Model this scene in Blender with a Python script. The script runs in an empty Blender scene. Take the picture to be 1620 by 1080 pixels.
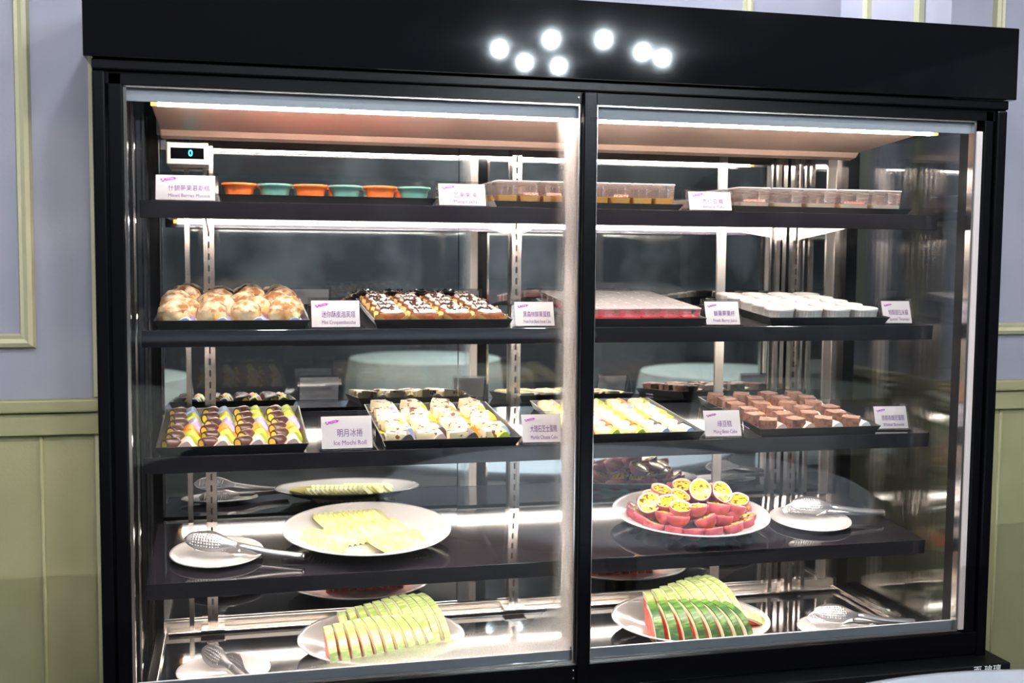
import bpy, bmesh, math, random
from mathutils import Vector, Matrix, Euler, noise
random.seed(7)
R_ = math.radians
sc = bpy.context.scene
col = sc.collection

# ------------------------------------------------------------------ camera
cam_d = bpy.data.cameras.new('camera'); cam = bpy.data.objects.new('camera', cam_d); col.objects.link(cam)
ax = [(0.9711, -0.0096, 0.2384), (-0.2384, -0.0748, 0.9683), (0.0085, -0.9972, -0.0749)]
right = Vector((ax[0][0], ax[1][0], ax[2][0])); down = Vector((ax[0][1], ax[1][1], ax[2][1])); fwd = Vector((ax[0][2], ax[1][2], ax[2][2]))
cm = Matrix((( right.x, -down.x, -fwd.x, 0.2328), (right.y, -down.y, -fwd.y, -2.0689), (right.z, -down.z, -fwd.z, 1.5), (0, 0, 0, 1)))
cam.matrix_world = cm
cam_d.sensor_width = 36.0
cam_d.lens = 1786.97 / 1620 * 36.0
cam_d.clip_start = 0.05
cam_d.dof.use_dof = True; cam_d.dof.focus_distance = 2.3; cam_d.dof.aperture_fstop = 4.0
sc.camera = cam
# ------------------------------------------------------------------ world, exposure
w = bpy.data.worlds.new('world'); sc.world = w; w.use_nodes = True
w.node_tree.nodes['Background'].inputs[0].default_value = (0.55, 0.62, 0.75, 1)
w.node_tree.nodes['Background'].inputs[1].default_value = 0.12
sc.view_settings.view_transform = 'Standard'; sc.view_settings.look = 'None'
sc.view_settings.exposure = 1.9; sc.view_settings.gamma = 1.0; sc.view_settings.use_curve_mapping = False
sc.cycles.caustics_reflective = False; sc.cycles.caustics_refractive = False
sc.cycles.transparent_max_bounces = 24; sc.cycles.max_bounces = 10; sc.cycles.sample_clamp_indirect = 6.0
LED_STRENGTH = 27.0
LED_COLOUR = (1.0, 0.86, 0.76)
FILL_LAMP_STRENGTH = 148.0
FAR_DOWNLIGHT_STRENGTH = 240.0

# ------------------------------------------------------------------ materials
MT = {}
def mat(name, c=(.8, .8, .8), rough=.5, metal=0., spec=.5, bump=None, mix=None, coat=0, trans=0, sss=0, emis=None, es=0):
    """bump=(scale,strength); mix=(colour2, scale, lo, hi, detail)"""
    m = bpy.data.materials.new(name); m.use_nodes = True; MT[name] = m
    nt = m.node_tree; p = nt.nodes['Principled BSDF']
    p.inputs['Base Color'].default_value = (*c, 1); p.inputs['Roughness'].default_value = rough
    p.inputs['Metallic'].default_value = metal; p.inputs['Specular IOR Level'].default_value = spec
    p.inputs['Coat Weight'].default_value = coat
    p.inputs['Transmission Weight'].default_value = trans
    if sss:
        p.inputs['Subsurface Weight'].default_value = sss; p.inputs['Subsurface Radius'].default_value = (.03, .018, .012); p.inputs['Subsurface Scale'].default_value = 1.0
    if emis:
        p.inputs['Emission Color'].default_value = (*emis, 1); p.inputs['Emission Strength'].default_value = es
    if mix or bump:
        tc = nt.nodes.new('ShaderNodeTexCoord')
    if mix:
        c2, s, lo, hi, det = mix
        n = nt.nodes.new('ShaderNodeTexNoise'); n.inputs['Scale'].default_value = s; n.inputs['Detail'].default_value = det
        oi = nt.nodes.new('ShaderNodeObjectInfo'); om = nt.nodes.new('ShaderNodeMath'); om.operation = 'MULTIPLY'; om.inputs[1].default_value = 9.0
        nt.links.new(oi.outputs['Random'], om.inputs[0]); va = nt.nodes.new('ShaderNodeVectorMath'); va.operation = 'ADD'
        nt.links.new(tc.outputs['Object'], va.inputs[0]); nt.links.new(om.outputs[0], va.inputs[1]); nt.links.new(va.outputs[0], n.inputs['Vector'])
        r = nt.nodes.new('ShaderNodeValToRGB'); r.color_ramp.elements[0].position = lo; r.color_ramp.elements[1].position = hi
        r.color_ramp.elements[0].color = (*c, 1); r.color_ramp.elements[1].color = (*c2, 1)
        nt.links.new(n.outputs['Fac'], r.inputs['Fac']); nt.links.new(r.outputs['Color'], p.inputs['Base Color'])
    if bump:
        n2 = nt.nodes.new('ShaderNodeTexNoise'); n2.inputs['Scale'].default_value = bump[0]; n2.inputs['Detail'].default_value = 3
        nt.links.new(tc.outputs['Object'], n2.inputs['Vector'])
        b = nt.nodes.new('ShaderNodeBump'); b.inputs['Strength'].default_value = bump[1]; b.inputs['Distance'].default_value = .002
        nt.links.new(n2.outputs['Fac'], b.inputs['Height']); nt.links.new(b.outputs['Normal'], p.inputs['Normal'])
    return m
def clear(name, tint=(1, 1, 1), refl=1.0, rough=0.0, base=0.0, film=None):
    """thin clear sheet: fresnel gloss over straight-through transparency"""
    m = bpy.data.materials.new(name); m.use_nodes = True; MT[name] = m
    nt = m.node_tree; nt.nodes.clear()
    o = nt.nodes.new('ShaderNodeOutputMaterial'); mx = nt.nodes.new('ShaderNodeMixShader')
    t = nt.nodes.new('ShaderNodeBsdfTransparent'); t.inputs[0].default_value = (*tint, 1)
    g = nt.nodes.new('ShaderNodeBsdfGlossy'); g.inputs['Roughness'].default_value = rough; g.inputs[0].default_value = (1, 1, 1, 1)
    f = nt.nodes.new('ShaderNodeFresnel'); f.inputs[0].default_value = 1.45
    ml = nt.nodes.new('ShaderNodeMath'); ml.operation = 'MULTIPLY_ADD'; ml.inputs[1].default_value = refl; ml.inputs[2].default_value = base; ml.use_clamp = True
    nt.links.new(f.outputs[0], ml.inputs[0]); nt.links.new(ml.outputs[0], mx.inputs[0])
    nt.links.new(t.outputs[0], mx.inputs[1]); nt.links.new(g.outputs[0], mx.inputs[2]); nt.links.new(mx.outputs[0], o.inputs[0])
    if film:
        d2 = nt.nodes.new('ShaderNodeBsdfTranslucent'); d2.inputs[0].default_value = (.92, .9, .9, 1); d1 = nt.nodes.new('ShaderNodeBsdfDiffuse'); d1.inputs[0].default_value = (.92, .9, .9, 1)
        a1 = nt.nodes.new('ShaderNodeMixShader'); a1.inputs[0].default_value = .5; nt.links.new(d1.outputs[0], a1.inputs[1]); nt.links.new(d2.outputs[0], a1.inputs[2])
        a2 = nt.nodes.new('ShaderNodeMixShader'); a2.inputs[0].default_value = film; nt.links.new(mx.outputs[0], a2.inputs[1]); nt.links.new(a1.outputs[0], a2.inputs[2]); nt.links.new(a2.outputs[0], o.inputs[0])
    return m
def emit(name, c, s):
    m = bpy.data.materials.new(name); m.use_nodes = True; MT[name] = m
    nt = m.node_tree; nt.nodes.clear(); o = nt.nodes.new('ShaderNodeOutputMaterial'); e = nt.nodes.new('ShaderNodeEmission')
    e.inputs[0].default_value = (*c, 1); e.inputs[1].default_value = s; nt.links.new(e.outputs[0], o.inputs[0]); return m

mat('black_paint', (.002, .002, .003), .25, spec=.15)
mat('black_gloss', (.003, .003, .004), .04, spec=.4)
mat('black_matte', (.004, .004, .005), .5, spec=.2)
mat('shelf_black', (.020, .018, .024), .05, spec=.5)
mat('deck_black', (.02, .02, .024), .05, spec=.35)
mat('steel', (.62, .57, .54), .22, 1.0)
mat('steel_bright', (.82, .77, .74), .16, 1.0)
mat('steel_satin', (.50, .49, .51), .34, .9)
mat('steel_brushed', (.60, .56, .52), .34, 1.0, bump=(200, .05))
mat('mirror', (.74, .77, .77), .012, 1.0)
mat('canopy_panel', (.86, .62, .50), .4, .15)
mat('shelf_under', (.30, .27, .25), .35, .4)
mat('seal_grey', (.33, .35, .40), .45)
mat('slot_dark', (.01, .01, .012), .6)
clear('glass', (.97, .985, .98), 1.0)
clear('side_glass', (.97, .985, .98), .9)
mat('profile_white', (.86, .80, .78), .4)
def translucent_profile():
    nt = MT['profile_white'].node_tree; p = nt.nodes['Principled BSDF']; o = nt.nodes['Material Output']; t = nt.nodes.new('ShaderNodeBsdfTranslucent'); t.inputs[0].default_value = (.95, .9, .88, 1)
    mx = nt.nodes.new('ShaderNodeMixShader'); mx.inputs[0].default_value = .6; nt.links.new(p.outputs[0], mx.inputs[1]); nt.links.new(t.outputs[0], mx.inputs[2]); nt.links.new(mx.outputs[0], o.inputs[0])
translucent_profile()
clear('lid_film', (.97, .96, .96), 1.5, base=.04, film=.42)
clear('acrylic', (.96, .965, .97), 1.6, base=.03)
clear('plastic', (.97, .96, .96), 1.8, base=.05, rough=.05)
clear('plastic_pink', (.97, .90, .88), 1.6, base=.05, rough=.06, film=.07)
emit('led', LED_COLOUR, LED_STRENGTH)
mat('led_end', (.9, .42, .10), .4, emis=(1, .45, .1), es=.8)
emit('cyan_digit', (.03, .85, .8), 4.0)
emit('added_fill_light', (.93, .95, 1.0), FILL_LAMP_STRENGTH)  # glow of the added aisle and niche fill lamps
emit('downlight_far', (.80, .93, 1.0), FAR_DOWNLIGHT_STRENGTH)
mat('wall_lilac', (.235, .235, .285), .7, mix=((.21, .215, .265), 6, .35, .65, 2), bump=(160, .12))
mat('wall_green', (.26, .255, .135), .6, mix=((.23, .225, .115), 7, .35, .65, 3), bump=(140, .12))
mat('trim_cream', (.36, .35, .22), .5)
mat('room_wall', (.17, .165, .17), .8, mix=((.05, .05, .055), 1.4, .42, .58, 3))
mat('room_floor', (.12, .10, .09), .35, mix=((.07, .06, .055), 3, .4, .6, 3))
mat('room_ceiling', (.16, .16, .17), .8)
mat('white_top', (.72, .78, .86), .35)
mat('tray_black', (.016, .016, .019), .38, bump=(500, .06))
mat('porcelain', (.62, .60, .60), .12, spec=.5, coat=.3)
mat('ramekin_white', (.60, .57, .55), .3)
mat('paper_white', (.74, .72, .76), .6)
def translucent_paper():
    nt = MT['paper_white'].node_tree; p = nt.nodes['Principled BSDF']; o = nt.nodes['Material Output']; t = nt.nodes.new('ShaderNodeBsdfTranslucent'); t.inputs[0].default_value = (.80, .78, .80, 1)
    mx = nt.nodes.new('ShaderNodeMixShader'); mx.inputs[0].default_value = .5; nt.links.new(p.outputs[0], mx.inputs[1]); nt.links.new(t.outputs[0], mx.inputs[2]); nt.links.new(mx.outputs[0], o.inputs[0])
translucent_paper()
mat('purple', (.27, .015, .29), .6)
mat('purple_text', (.11, .025, .18), .6)
mat('white_ink', (.85, .85, .85), .6)
mat('orange_glaze', (.80, .16, .035), .3)
mat('green_glaze', (.12, .27, .24), .3)
mat('mousse', (.75, .35, .35), .5)
mat('puff', (.52, .26, .08), .75, mix=((.68, .52, .30), 45, .38, .62, 4), bump=(70, .7))
mat('puff_crust', (.26, .10, .03), .8, mix=((.66, .52, .36), 60, .40, .62, 5), bump=(90, 1.0))
mat('sponge_dark', (.26, .09, .035), .85, mix=((.16, .05, .02), 90, .4, .6, 3), bump=(160, .8))
mat('cream', (.72, .67, .62), .6, bump=(90, .4))
mat('chocolate', (.055, .02, .014), .3)
mat('paper_tan', (.80, .48, .17), .6)
mat('berry', (.85, .02, .09), .15, sss=1)
mat('berry_dark', (.20, .004, .02), .3)
mat('mango', (.98, .50, .01), .15, sss=1)
mat('tofu', (.92, .74, .60), .3, sss=1)
mat('label_band', (.28, .05, .03), .5, mix=((.75, .68, .62), 900, .60, .62, 0))
mat('mochi_choc', (.075, .030, .024), .28, bump=(120, .25))
mat('mochi_core', (.90, .62, .10), .5)
mat('cheese', (.78, .66, .42), .6, mix=((.25, .07, .03), 75, .62, .64, 2))
mat('cheese_top', (.74, .68, .56), .55, mix=((.16, .03, .015), 75, .575, .60, 2))
mat('mung', (.88, .76, .38), .7, mix=((.92, .86, .62), 60, .4, .6, 2), bump=(120, .3))
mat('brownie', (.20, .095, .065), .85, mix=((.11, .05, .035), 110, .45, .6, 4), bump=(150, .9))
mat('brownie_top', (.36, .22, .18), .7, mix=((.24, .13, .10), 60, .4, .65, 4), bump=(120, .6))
LIN = {'pink': (.80, .56, .50), 'lime': (.56, .68, .09), 'orange': (.88, .34, .04), 'lilac': (.56, .46, .74), 'yellow': (.82, .74, .08),
       'blue': (.40, .50, .72), 'grey': (.10, .085, .09), 'white': (.84, .80, .80), 'red': (.82, .13, .04)}
for k, c in LIN.items(): mat('liner_' + k, c, .45)
mat('honeydew', (.76, .72, .22), .45, mix=((.80, .80, .42), 30, .35, .65, 2))
mat('honeydew_edge', (.75, .5, .03), .45)
mat('passion_skin', (.26, .022, .05), .42, mix=((.42, .08, .10), 55, .4, .65, 3), bump=(110, .35))
mat('passion_pith', (.66, .44, .40), .6)
mat('passion_pulp', (.80, .46, .03), .2, mix=((.10, .06, .01), 150, .585, .62, 0), bump=(130, .6))
mat('melon_flesh', (.70, .06, .04), .4, mix=((.86, .20, .12), 60, .4, .7, 2))
mat('melon_rind', (.86, .87, .66), .45)
def melon_skin(name, a, b):
    m = mat(name, a, .4); nt = m.node_tree; p = nt.nodes['Principled BSDF']
    tc = nt.nodes.new('ShaderNodeTexCoord'); n = nt.nodes.new('ShaderNodeTexNoise'); n.inputs['Scale'].default_value = 30; n.inputs['Detail'].default_value = 5; n.inputs['Distortion'].default_value = 1.5
    mp = nt.nodes.new('ShaderNodeMapping'); mp.inputs['Scale'].default_value = (.5, 2.4, 2.4)
    r = nt.nodes.new('ShaderNodeValToRGB'); r.color_ramp.elements[0].position = .42; r.color_ramp.elements[1].position = .58
    r.color_ramp.elements[0].color = (*a, 1); r.color_ramp.elements[1].color = (*b, 1)
    nt.links.new(tc.outputs['Object'], mp.inputs[0]); nt.links.new(mp.outputs[0], n.inputs['Vector']); nt.links.new(n.outputs['Fac'], r.inputs[0]); nt.links.new(r.outputs[0], p.inputs['Base Color'])
melon_skin('melon_skin', (.02, .065, .012), (.10, .19, .035))
melon_skin('melon_skin_pale', (.20, .29, .08), (.44, .50, .22))  # paler skin copy; overexposed look of the left platter put into its colour

# condensation film on the left door: clear inside a rounded field, fogged outside it
def fog_material():
    m = bpy.data.materials.new('condensation'); m.use_nodes = True; MT['condensation'] = m
    nt = m.node_tree; nt.nodes.clear(); N = nt.nodes.new; L = nt.links.new
    o = N('ShaderNodeOutputMaterial'); tc = N('ShaderNodeTexCoord'); sp = N('ShaderNodeSeparateXYZ'); L(tc.outputs['Object'], sp.inputs[0])
    def math_(op, a, b=None, c=None, clamp=False):
        n = N('ShaderNodeMath'); n.operation = op; n.use_clamp = clamp
        for i, v in enumerate((a, b, c)):
            if v is None: continue
            if isinstance(v, (int, float)): n.inputs[i].default_value = v
            else: L(v, n.inputs[i])
        return n.outputs[0]
    # object coords: x = world X, z = world Z.  distance outside the clear field (x < .785, z > .835, corner radius .075)
    dx = math_('MAXIMUM', math_('SUBTRACT', sp.outputs['X'], .775), 0.0)
    zl = math_('MULTIPLY_ADD', sp.outputs['X'], .13, .755)
    dz = math_('MAXIMUM', math_('SUBTRACT', zl, sp.outputs['Z']), 0.0)
    dist = math_('SQRT', math_('ADD', math_('MULTIPLY', dx, dx), math_('MULTIPLY', dz, dz)))
    edge = math_('MULTIPLY', math_('SUBTRACT', dist, .055), 22.0, clamp=True)
    n = N('ShaderNodeTexNoise'); n.inputs['Scale'].default_value = 420; n.inputs['Detail'].default_value = 2; L(tc.outputs['Object'], n.inputs['Vector'])
    gr = math_('MULTIPLY_ADD', n.outputs['Fac'], .5, .55)
    n2 = N('ShaderNodeTexNoise'); n2.inputs['Scale'].default_value = 5; L(tc.outputs['Object'], n2.inputs['Vector'])
    fac = math_('MULTIPLY', math_('MULTIPLY', edge, gr), 1.0, clamp=True)
    t = N('ShaderNodeBsdfTransparent'); tl = N('ShaderNodeBsdfTranslucent'); tl.inputs[0].default_value = (.95, .93, .92, 1)
    mx = N('ShaderNodeMixShader'); L(fac, mx.inputs[0]); L(t.outputs[0], mx.inputs[1]); df = N('ShaderNodeBsdfDiffuse'); df.inputs[0].default_value = (.95, .93, .92, 1); m2 = N('ShaderNodeMixShader'); m2.inputs[0].default_value = .7; L(df.outputs[0], m2.inputs[1]); L(tl.outputs[0], m2.inputs[2]); L(m2.outputs[0], mx.inputs[2]); L(mx.outputs[0], o.inputs[0])
fog_material()

# ------------------------------------------------------------------ mesh helpers
class MB:
    def __init__(s): s.v = []; s.f = []; s.mi = []
    def add(s, vs, fs, mi=0):
        b = len(s.v); s.v += [tuple(p) for p in vs]; s.f += [tuple(b + i for i in f) for f in fs]; s.mi += [mi] * len(fs); return s
    def box(s, x0, x1, y0, y1, z0, z1, mi=0):
        return s.add([(x0, y0, z0), (x1, y0, z0), (x1, y1, z0), (x0, y1, z0), (x0, y0, z1), (x1, y0, z1), (x1, y1, z1), (x0, y1, z1)],
                     [(0, 3, 2, 1), (4, 5, 6, 7), (0, 1, 5, 4), (1, 2, 6, 5), (2, 3, 7, 6), (3, 0, 4, 7)], mi)
    def prism(s, poly, a0, a1, axis='x', mi=0):
        """poly: list of 2D points; axis x -> (y,z), y -> (x,z), z -> (x,y)"""
        n = len(poly)
        P = {'x': lambda p, a: (a, p[0], p[1]), 'y': lambda p, a: (p[0], a, p[1]), 'z': lambda p, a: (p[0], p[1], a)}[axis]
        vs = [P(p, a0) for p in poly] + [P(p, a1) for p in poly]
        fs = [tuple(range(n))[::-1], tuple(range(n, 2 * n))] + [(i, (i + 1) % n, n + (i + 1) % n, n + i) for i in range(n)]
        return s.add(vs, fs, mi)
    def lathe(s, prof, n=32, mi=0, rad=None, close=True):
        """prof (r,z); rad(theta, r, z) optional radius modulation"""
        vs = []; fs = []
        for (r, z) in prof:
            for i in range(n):
                t = 2 * math.pi * i / n; rr = rad(t, r, z) if rad else r
                vs.append((rr * math.cos(t), rr * math.sin(t), z))
        for k in range(len(prof) - 1):
            for i in range(n):
                j = (i + 1) % n; fs.append((k * n + i, k * n + j, (k + 1) * n + j, (k + 1) * n + i))
        if close:
            if prof[0][0] > 1e-6: fs.append(tuple(range(n))[::-1])
            if prof[-1][0] > 1e-6: fs.append(tuple((len(prof) - 1) * n + i for i in range(n)))
        return s.add(vs, fs, mi)
    def tube(s, pts, r, n=8, mi=0):
        pts = [Vector(p) for p in pts]; vs = []; fs = []
        for k, p in enumerate(pts):
            d = (pts[min(k + 1, len(pts) - 1)] - pts[max(k - 1, 0)]).normalized()
            a = d.orthogonal().normalized() if abs(d.z) > .95 else d.cross(Vector((0, 0, 1))).normalized(); b = d.cross(a)
            for i in range(n):
                t = 2 * math.pi * i / n; vs.append(p + r * (math.cos(t) * a + math.sin(t) * b))
        for k in range(len(pts) - 1):
            for i in range(n):
                j = (i + 1) % n; fs.append((k * n + i, k * n + j, (k + 1) * n + j, (k + 1) * n + i))
        fs.append(tuple(range(n))); fs.append(tuple((len(pts) - 1) * n + i for i in range(n))[::-1])
        return s.add(vs, fs, mi)
    def mesh(s, name, mats, smooth=False, fix=True):
        me = bpy.data.meshes.new(name); me.from_pydata(s.v, [], s.f)
        for m in (mats if isinstance(mats, (list, tuple)) else [mats]): me.materials.append(MT[m])
        for p, i in zip(me.polygons, s.mi): p.material_index = i; p.use_smooth = smooth
        if fix:
            bm = bmesh.new(); bm.from_mesh(me); bmesh.ops.recalc_face_normals(bm, faces=bm.faces); bm.to_mesh(me); bm.free()
        me.update(); return me
    def build(s, name, mats, parent=None, smooth=False, bevel=0, M=None, angle=None):
        return ob(name, s.mesh(name, mats, smooth), parent, M, bevel, angle)
def ob(name, me, parent=None, M=None, bevel=0, angle=None):
    o = bpy.data.objects.new(name, me); col.objects.link(o)
    if parent: o.parent = parent
    if M is not None:
        if parent: o.matrix_local = M
        else: o.matrix_world = M
    if bevel:
        b = o.modifiers.new('bevel', 'BEVEL'); b.width = bevel; b.segments = 2; b.limit_method = 'ANGLE'; b.angle_limit = R_(40)
    return o
def tag(o, label=None, cat=None, group=None, kind=None):
    if label: o['label'] = label
    if cat: o['category'] = cat
    if group: o['group'] = group
    if kind: o['kind'] = kind
    return o
def thing(name, label, cat, M=None, group=None):
    o = bpy.data.objects.new(name, None); col.objects.link(o); o.empty_display_size = .02
    if M is not None: o.matrix_world = M
    return tag(o, label, cat, group)
def put(name, parts, M, label, cat, group=None):
    """a thing from shared part meshes: parts = [(part name, mesh, [(sub name, mesh)...])]; one part -> one mesh object"""
    if len(parts) == 1 and not parts[0][2]:
        o = ob(name, parts[0][1], None, M); return tag(o, label, cat, group)
    t = thing(name, label, cat, M, group)
    for pn, me, subs in parts:
        p = ob(pn, me, t)
        for sn, sm in subs: ob(sn, sm, p)
    return t
def smooth_by_angle(me, deg=40):
    bm = bmesh.new(); bm.from_mesh(me)
    for f in bm.faces: f.smooth = True
    for e in bm.edges:
        if len(e.link_faces) == 2 and e.calc_face_angle(0) > R_(deg): e.smooth = False
    bm.to_mesh(me); bm.free(); return me
def T(x, y, z): return Matrix.Translation((x, y, z))
def rot(a, ax_): return Matrix.Rotation(a, 4, ax_)
ORD = ['first', 'second', 'third', 'fourth', 'fifth', 'sixth', 'seventh', 'eighth', 'ninth', 'tenth', 'eleventh', 'twelfth', 'thirteenth', 'fourteenth', 'fifteenth', 'sixteenth', 'seventeenth', 'eighteenth', 'nineteenth', 'twentieth', 'twenty-first', 'twenty-second', 'twenty-third', 'twenty-fourth', 'twenty-fifth', 'twenty-sixth', 'twenty-seventh', 'twenty-eighth', 'twenty-ninth', 'thirtieth', 'thirty-first', 'thirty-second']
def rowname(r, n): return 'front row' if r == 0 else ('back row' if r == n - 1 else ORD[r] + ' row')
def colname(c, n): return 'leftmost' if c == 0 else ('rightmost' if c == n - 1 else ORD[c] + ' from left')
def text_mesh(body, size, m, align='CENTER', extrude=.0002, sx=1.0, width=None, bold=0.0):
    cu = bpy.data.curves.new('lettering', 'FONT'); cu.body = body; cu.size = size; cu.align_x = align; cu.align_y = 'CENTER'; cu.extrude = extrude; cu.resolution_u = 2; cu.offset = bold
    o = bpy.data.objects.new('lettering_tmp', cu); col.objects.link(o)
    dg = bpy.context.evaluated_depsgraph_get(); me = bpy.data.meshes.new_from_object(o.evaluated_get(dg))
    bpy.data.objects.remove(o); bpy.data.curves.remove(cu)
    me.materials.clear(); me.materials.append(MT[m])
    if width and me.vertices:
        xs = [v.co.x for v in me.vertices]; wd = max(xs) - min(xs)
        if wd > 0: sx = width / wd
    for v in me.vertices: v.co.x *= sx
    return me

# ------------------------------------------------------------------ the setting
YW, XC, XL, YN = .33, 1.888, -.032, .84      # front wall plane, niche right corner, niche left corner, niche back
RZ = 1.209                                  # chair rail top
def struct(mb, name, m, parent=None, bevel=0, smooth=False):
    o = mb.build(name, m, parent, smooth, bevel)
    if parent is None: o['kind'] = 'structure'
    return o
CEIL = 2.85
wl = struct(MB().box(-4, XL, YW, YW + .1, RZ - .03, CEIL).box(XL - .1, XL, YW + .1, YN, RZ - .03, CEIL), 'wall_back_left', 'wall_lilac')
wr = struct(MB().box(XC, 5, YW, YW + .1, RZ - .03, CEIL), 'wall_back_right', 'wall_lilac')
wn = struct(MB().box(XC, XC + .1, YW + .1, YN, RZ - .03, CEIL), 'wall_niche_right', 'wall_lilac')
wb = struct(MB().box(XL - .1, XC + .1, YN, YN + .1, 0, CEIL), 'wall_niche_back', 'wall_lilac')
# lower wall behind the planks
struct(MB().box(-4, XL, YW + .012, YW + .1, 0, RZ - .03).box(XL - .1, XL - .012, YW + .1, YN, 0, RZ - .03), 'wall_lower_left', 'wall_green')
wlr = struct(MB().box(XC + .012, 5, YW + .012, YW + .1, 0, RZ - .03).box(XC + .012, XC + .1, YW + .1, YN, 0, RZ - .03), 'wall_lower_right', 'wall_green')
struct(MB().box(-4.1, 5.1, -7.6, YN + .1, -.1, 0), 'floor', 'room_floor')
struct(MB().box(-4.1, 5.1, -7.6, YN + .1, CEIL, CEIL + .1), 'ceiling', 'room_ceiling')
struct(MB().box(-4.1, -4, -7.6, YW, 0, CEIL), 'wall_left', 'room_wall')
struct(MB().box(5, 5.1, -7.6, YW, 0, CEIL), 'wall_right', 'room_wall')
struct(MB().box(-4.1, 5.1, -7.6, -7.5, 0, CEIL), 'wall_front', 'room_wall')
# wainscot planks with small raised beads between them
pl_me = MB().box(0, .1015, 0, .012, 0, RZ - .07).mesh('plank', 'wall_green')
bd_me = MB().lathe([(.0045, 0), (.0045, RZ - .07)], 10).mesh('bead', 'wall_green', True)
wains_l = thing('wainscot', 'olive green planked wainscot with chair rail left of the display cabinet', 'wainscot')
wains_r = thing('wainscot', 'olive green planked wainscot with chair rail right of the display cabinet', 'wainscot')
wains_l['kind'] = 'structure'; wains_r['kind'] = 'structure'
x = XL - .008
for i in range(12):
    ob('plank', pl_me, wains_l, T(x - .1025, YW - .001, 0)); ob('bead', bd_me, wains_l, T(x - .105, YW - .001, 0)); x -= .105
x = XC + .073
ob('plank', MB().box(0, .0715, 0, .012, 0, RZ - .07).mesh('plank', 'wall_green'), wains_r, T(XC + .001, YW - .001, 0)); ob('bead', bd_me, wains_r, T(XC, YW, 0))
for i in range(12):
    ob('bead', bd_me, wains_r, T(x, YW - .001, 0)); ob('plank', pl_me, wains_r, T(x + .001, YW - .001, 0)); x += .105
for i in range(5):   # returning into the niche
    ob('plank', pl_me, wains_r, T(XC, YW + .003 + i * .105, 0) @ rot(R_(90), 'Z') @ T(0, -.001, 0)); ob('bead', bd_me, wains_r, T(XC - .0, YW + .105 + i * .105, 0))
def rail(parent, x0, x1, y, nx=0):
    MB().box(x0, x1, y - .024, y + .01, RZ - .026, RZ).build('rail_cap', 'wall_green', parent, bevel=.004)
    MB().box(x0, x1, y - .014, y + .01, RZ - .072, RZ - .028).build('rail_board', 'wall_green', parent, bevel=.002)
rail(wains_l, -4, XL, YW); rail(wains_r, XC - .012, 5, YW)
MB().box(XC - .024, XC + .01, YW, YN, RZ - .026, RZ).build('rail_cap', 'wall_green', wains_r, bevel=.004)
MB().box(XC - .014, XC + .01, YW, YN, RZ - .072, RZ - .028).build('rail_board', 'wall_green', wains_r, bevel=.002)
# cream corner strip beside the cabinet
struct(MB().box(XL - .012, XL + .001, YW - .004, YW + .06, 0, RZ - .072).box(XL - .012, XL + .001, YW - .004, YW + .06, RZ + .001, CEIL), 'trim_1', 'trim_cream', bevel=.002)
# picture-frame mouldings
def frame_mould(name, o, u, x0, x1, z0, z1):
    """moulding ring on a wall: o origin fn (a, out, z) -> point"""
    prof = [(0, 0), (.004, .012), (.012, .016), (.02, .010), (.026, .012), (.030, 0)]   # inward offset, outward proud
    mb = MB(); n = len(prof)
    ring = []
    for (i, h) in prof:
        ring.append([o(x0 + i, h, z0 + i), o(x1 - i, h, z0 + i), o(x1 - i, h, z1 - i), o(x0 + i, h, z1 - i)])
    vs = [p for r in ring for p in r]; fs = []
    for k in range(n - 1):
        for c in range(4): fs.append((k * 4 + c, k * 4 + (c + 1) % 4, (k + 1) * 4 + (c + 1) % 4, (k + 1) * 4 + c))
    mb.add(vs, fs); return struct(mb, name, 'trim_cream')
frame_mould('trim_2', lambda a, h, z: (a, YW - h, z), 0, -.85, -.150, 1.310, 2.6)
frame_mould('trim_3', lambda a, h, z: (a, YW - h, z), 0, 2.0, 2.8, 1.318, 2.6)
frame_mould('trim_4', lambda a, h, z: (XC - h, a, z), 0, .44, .71, 1.318, 2.6)
frame_mould('trim_5', lambda a, h, z: (a, YN - h, z), 0, .35, 1.62, 1.318, 2.6)

# ------------------------------------------------------------------ ceiling lamps mirrored in the header, plus added fill lamps
dl_ring = MB().lathe([(.058, 0), (.062, -.006), (.078, -.006), (.08, 0)], 24, close=False).mesh('ring', 'steel', True)
fill_disc = MB().lathe([(.058, -.002)], 24).mesh('lamp', 'added_fill_light')
dl_disc_far = MB().lathe([(.032 * math.sin(math.pi * i / 10), -.032 + .032 * math.cos(math.pi * i / 10)) for i in range(11)], 20, close=False).mesh('lamp', 'downlight_far', True)
far = [(1.891, -5.096), (2.124, -4.706), (2.172, -5.541), (2.437, -5.619), (2.431, -4.617), (2.80, -4.941), (3.007, -5.117)]
for i, (x, y) in enumerate(far):
    put('downlight', [('ring', dl_ring, []), ('lamp', dl_disc_far, [])], T(x, y, CEIL), 'round ceiling lamp mirrored as a bright spot in the black header, %s from left' % ORD[i], 'lamp', 'ceiling lamps mirrored in the header')
k = 0
for y in (-1.2, -2.3, -3.2):  # unseen rows added to light the walls and the food fronts
    for x in (-2.0, -.8, .4, 1.6, 2.8):
        put('downlight', [('ring', dl_ring, []), ('lamp', fill_disc, [])], T(x, y, CEIL), 'added aisle ceiling fill lamp, %s in the row %s the cabinet' % (colname([-2.0, -.8, .4, 1.6, 2.8].index(x), 5), 'nearest' if y > -2 else 'farthest from' if y < -3 else 'second from'), 'lamp', 'added fill lamps above the aisle')

for x, wh in ((.5, 'left'), (1.55, 'right')):  # unseen pair added to brighten the niche wall behind the right glass
    put('downlight', [('ring', dl_ring, []), ('lamp', fill_disc, [])], T(x, .70, CEIL), 'added ceiling fill lamp inside the wall niche, %s one' % wh, 'lamp', 'added fill lamps inside the niche')
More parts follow.
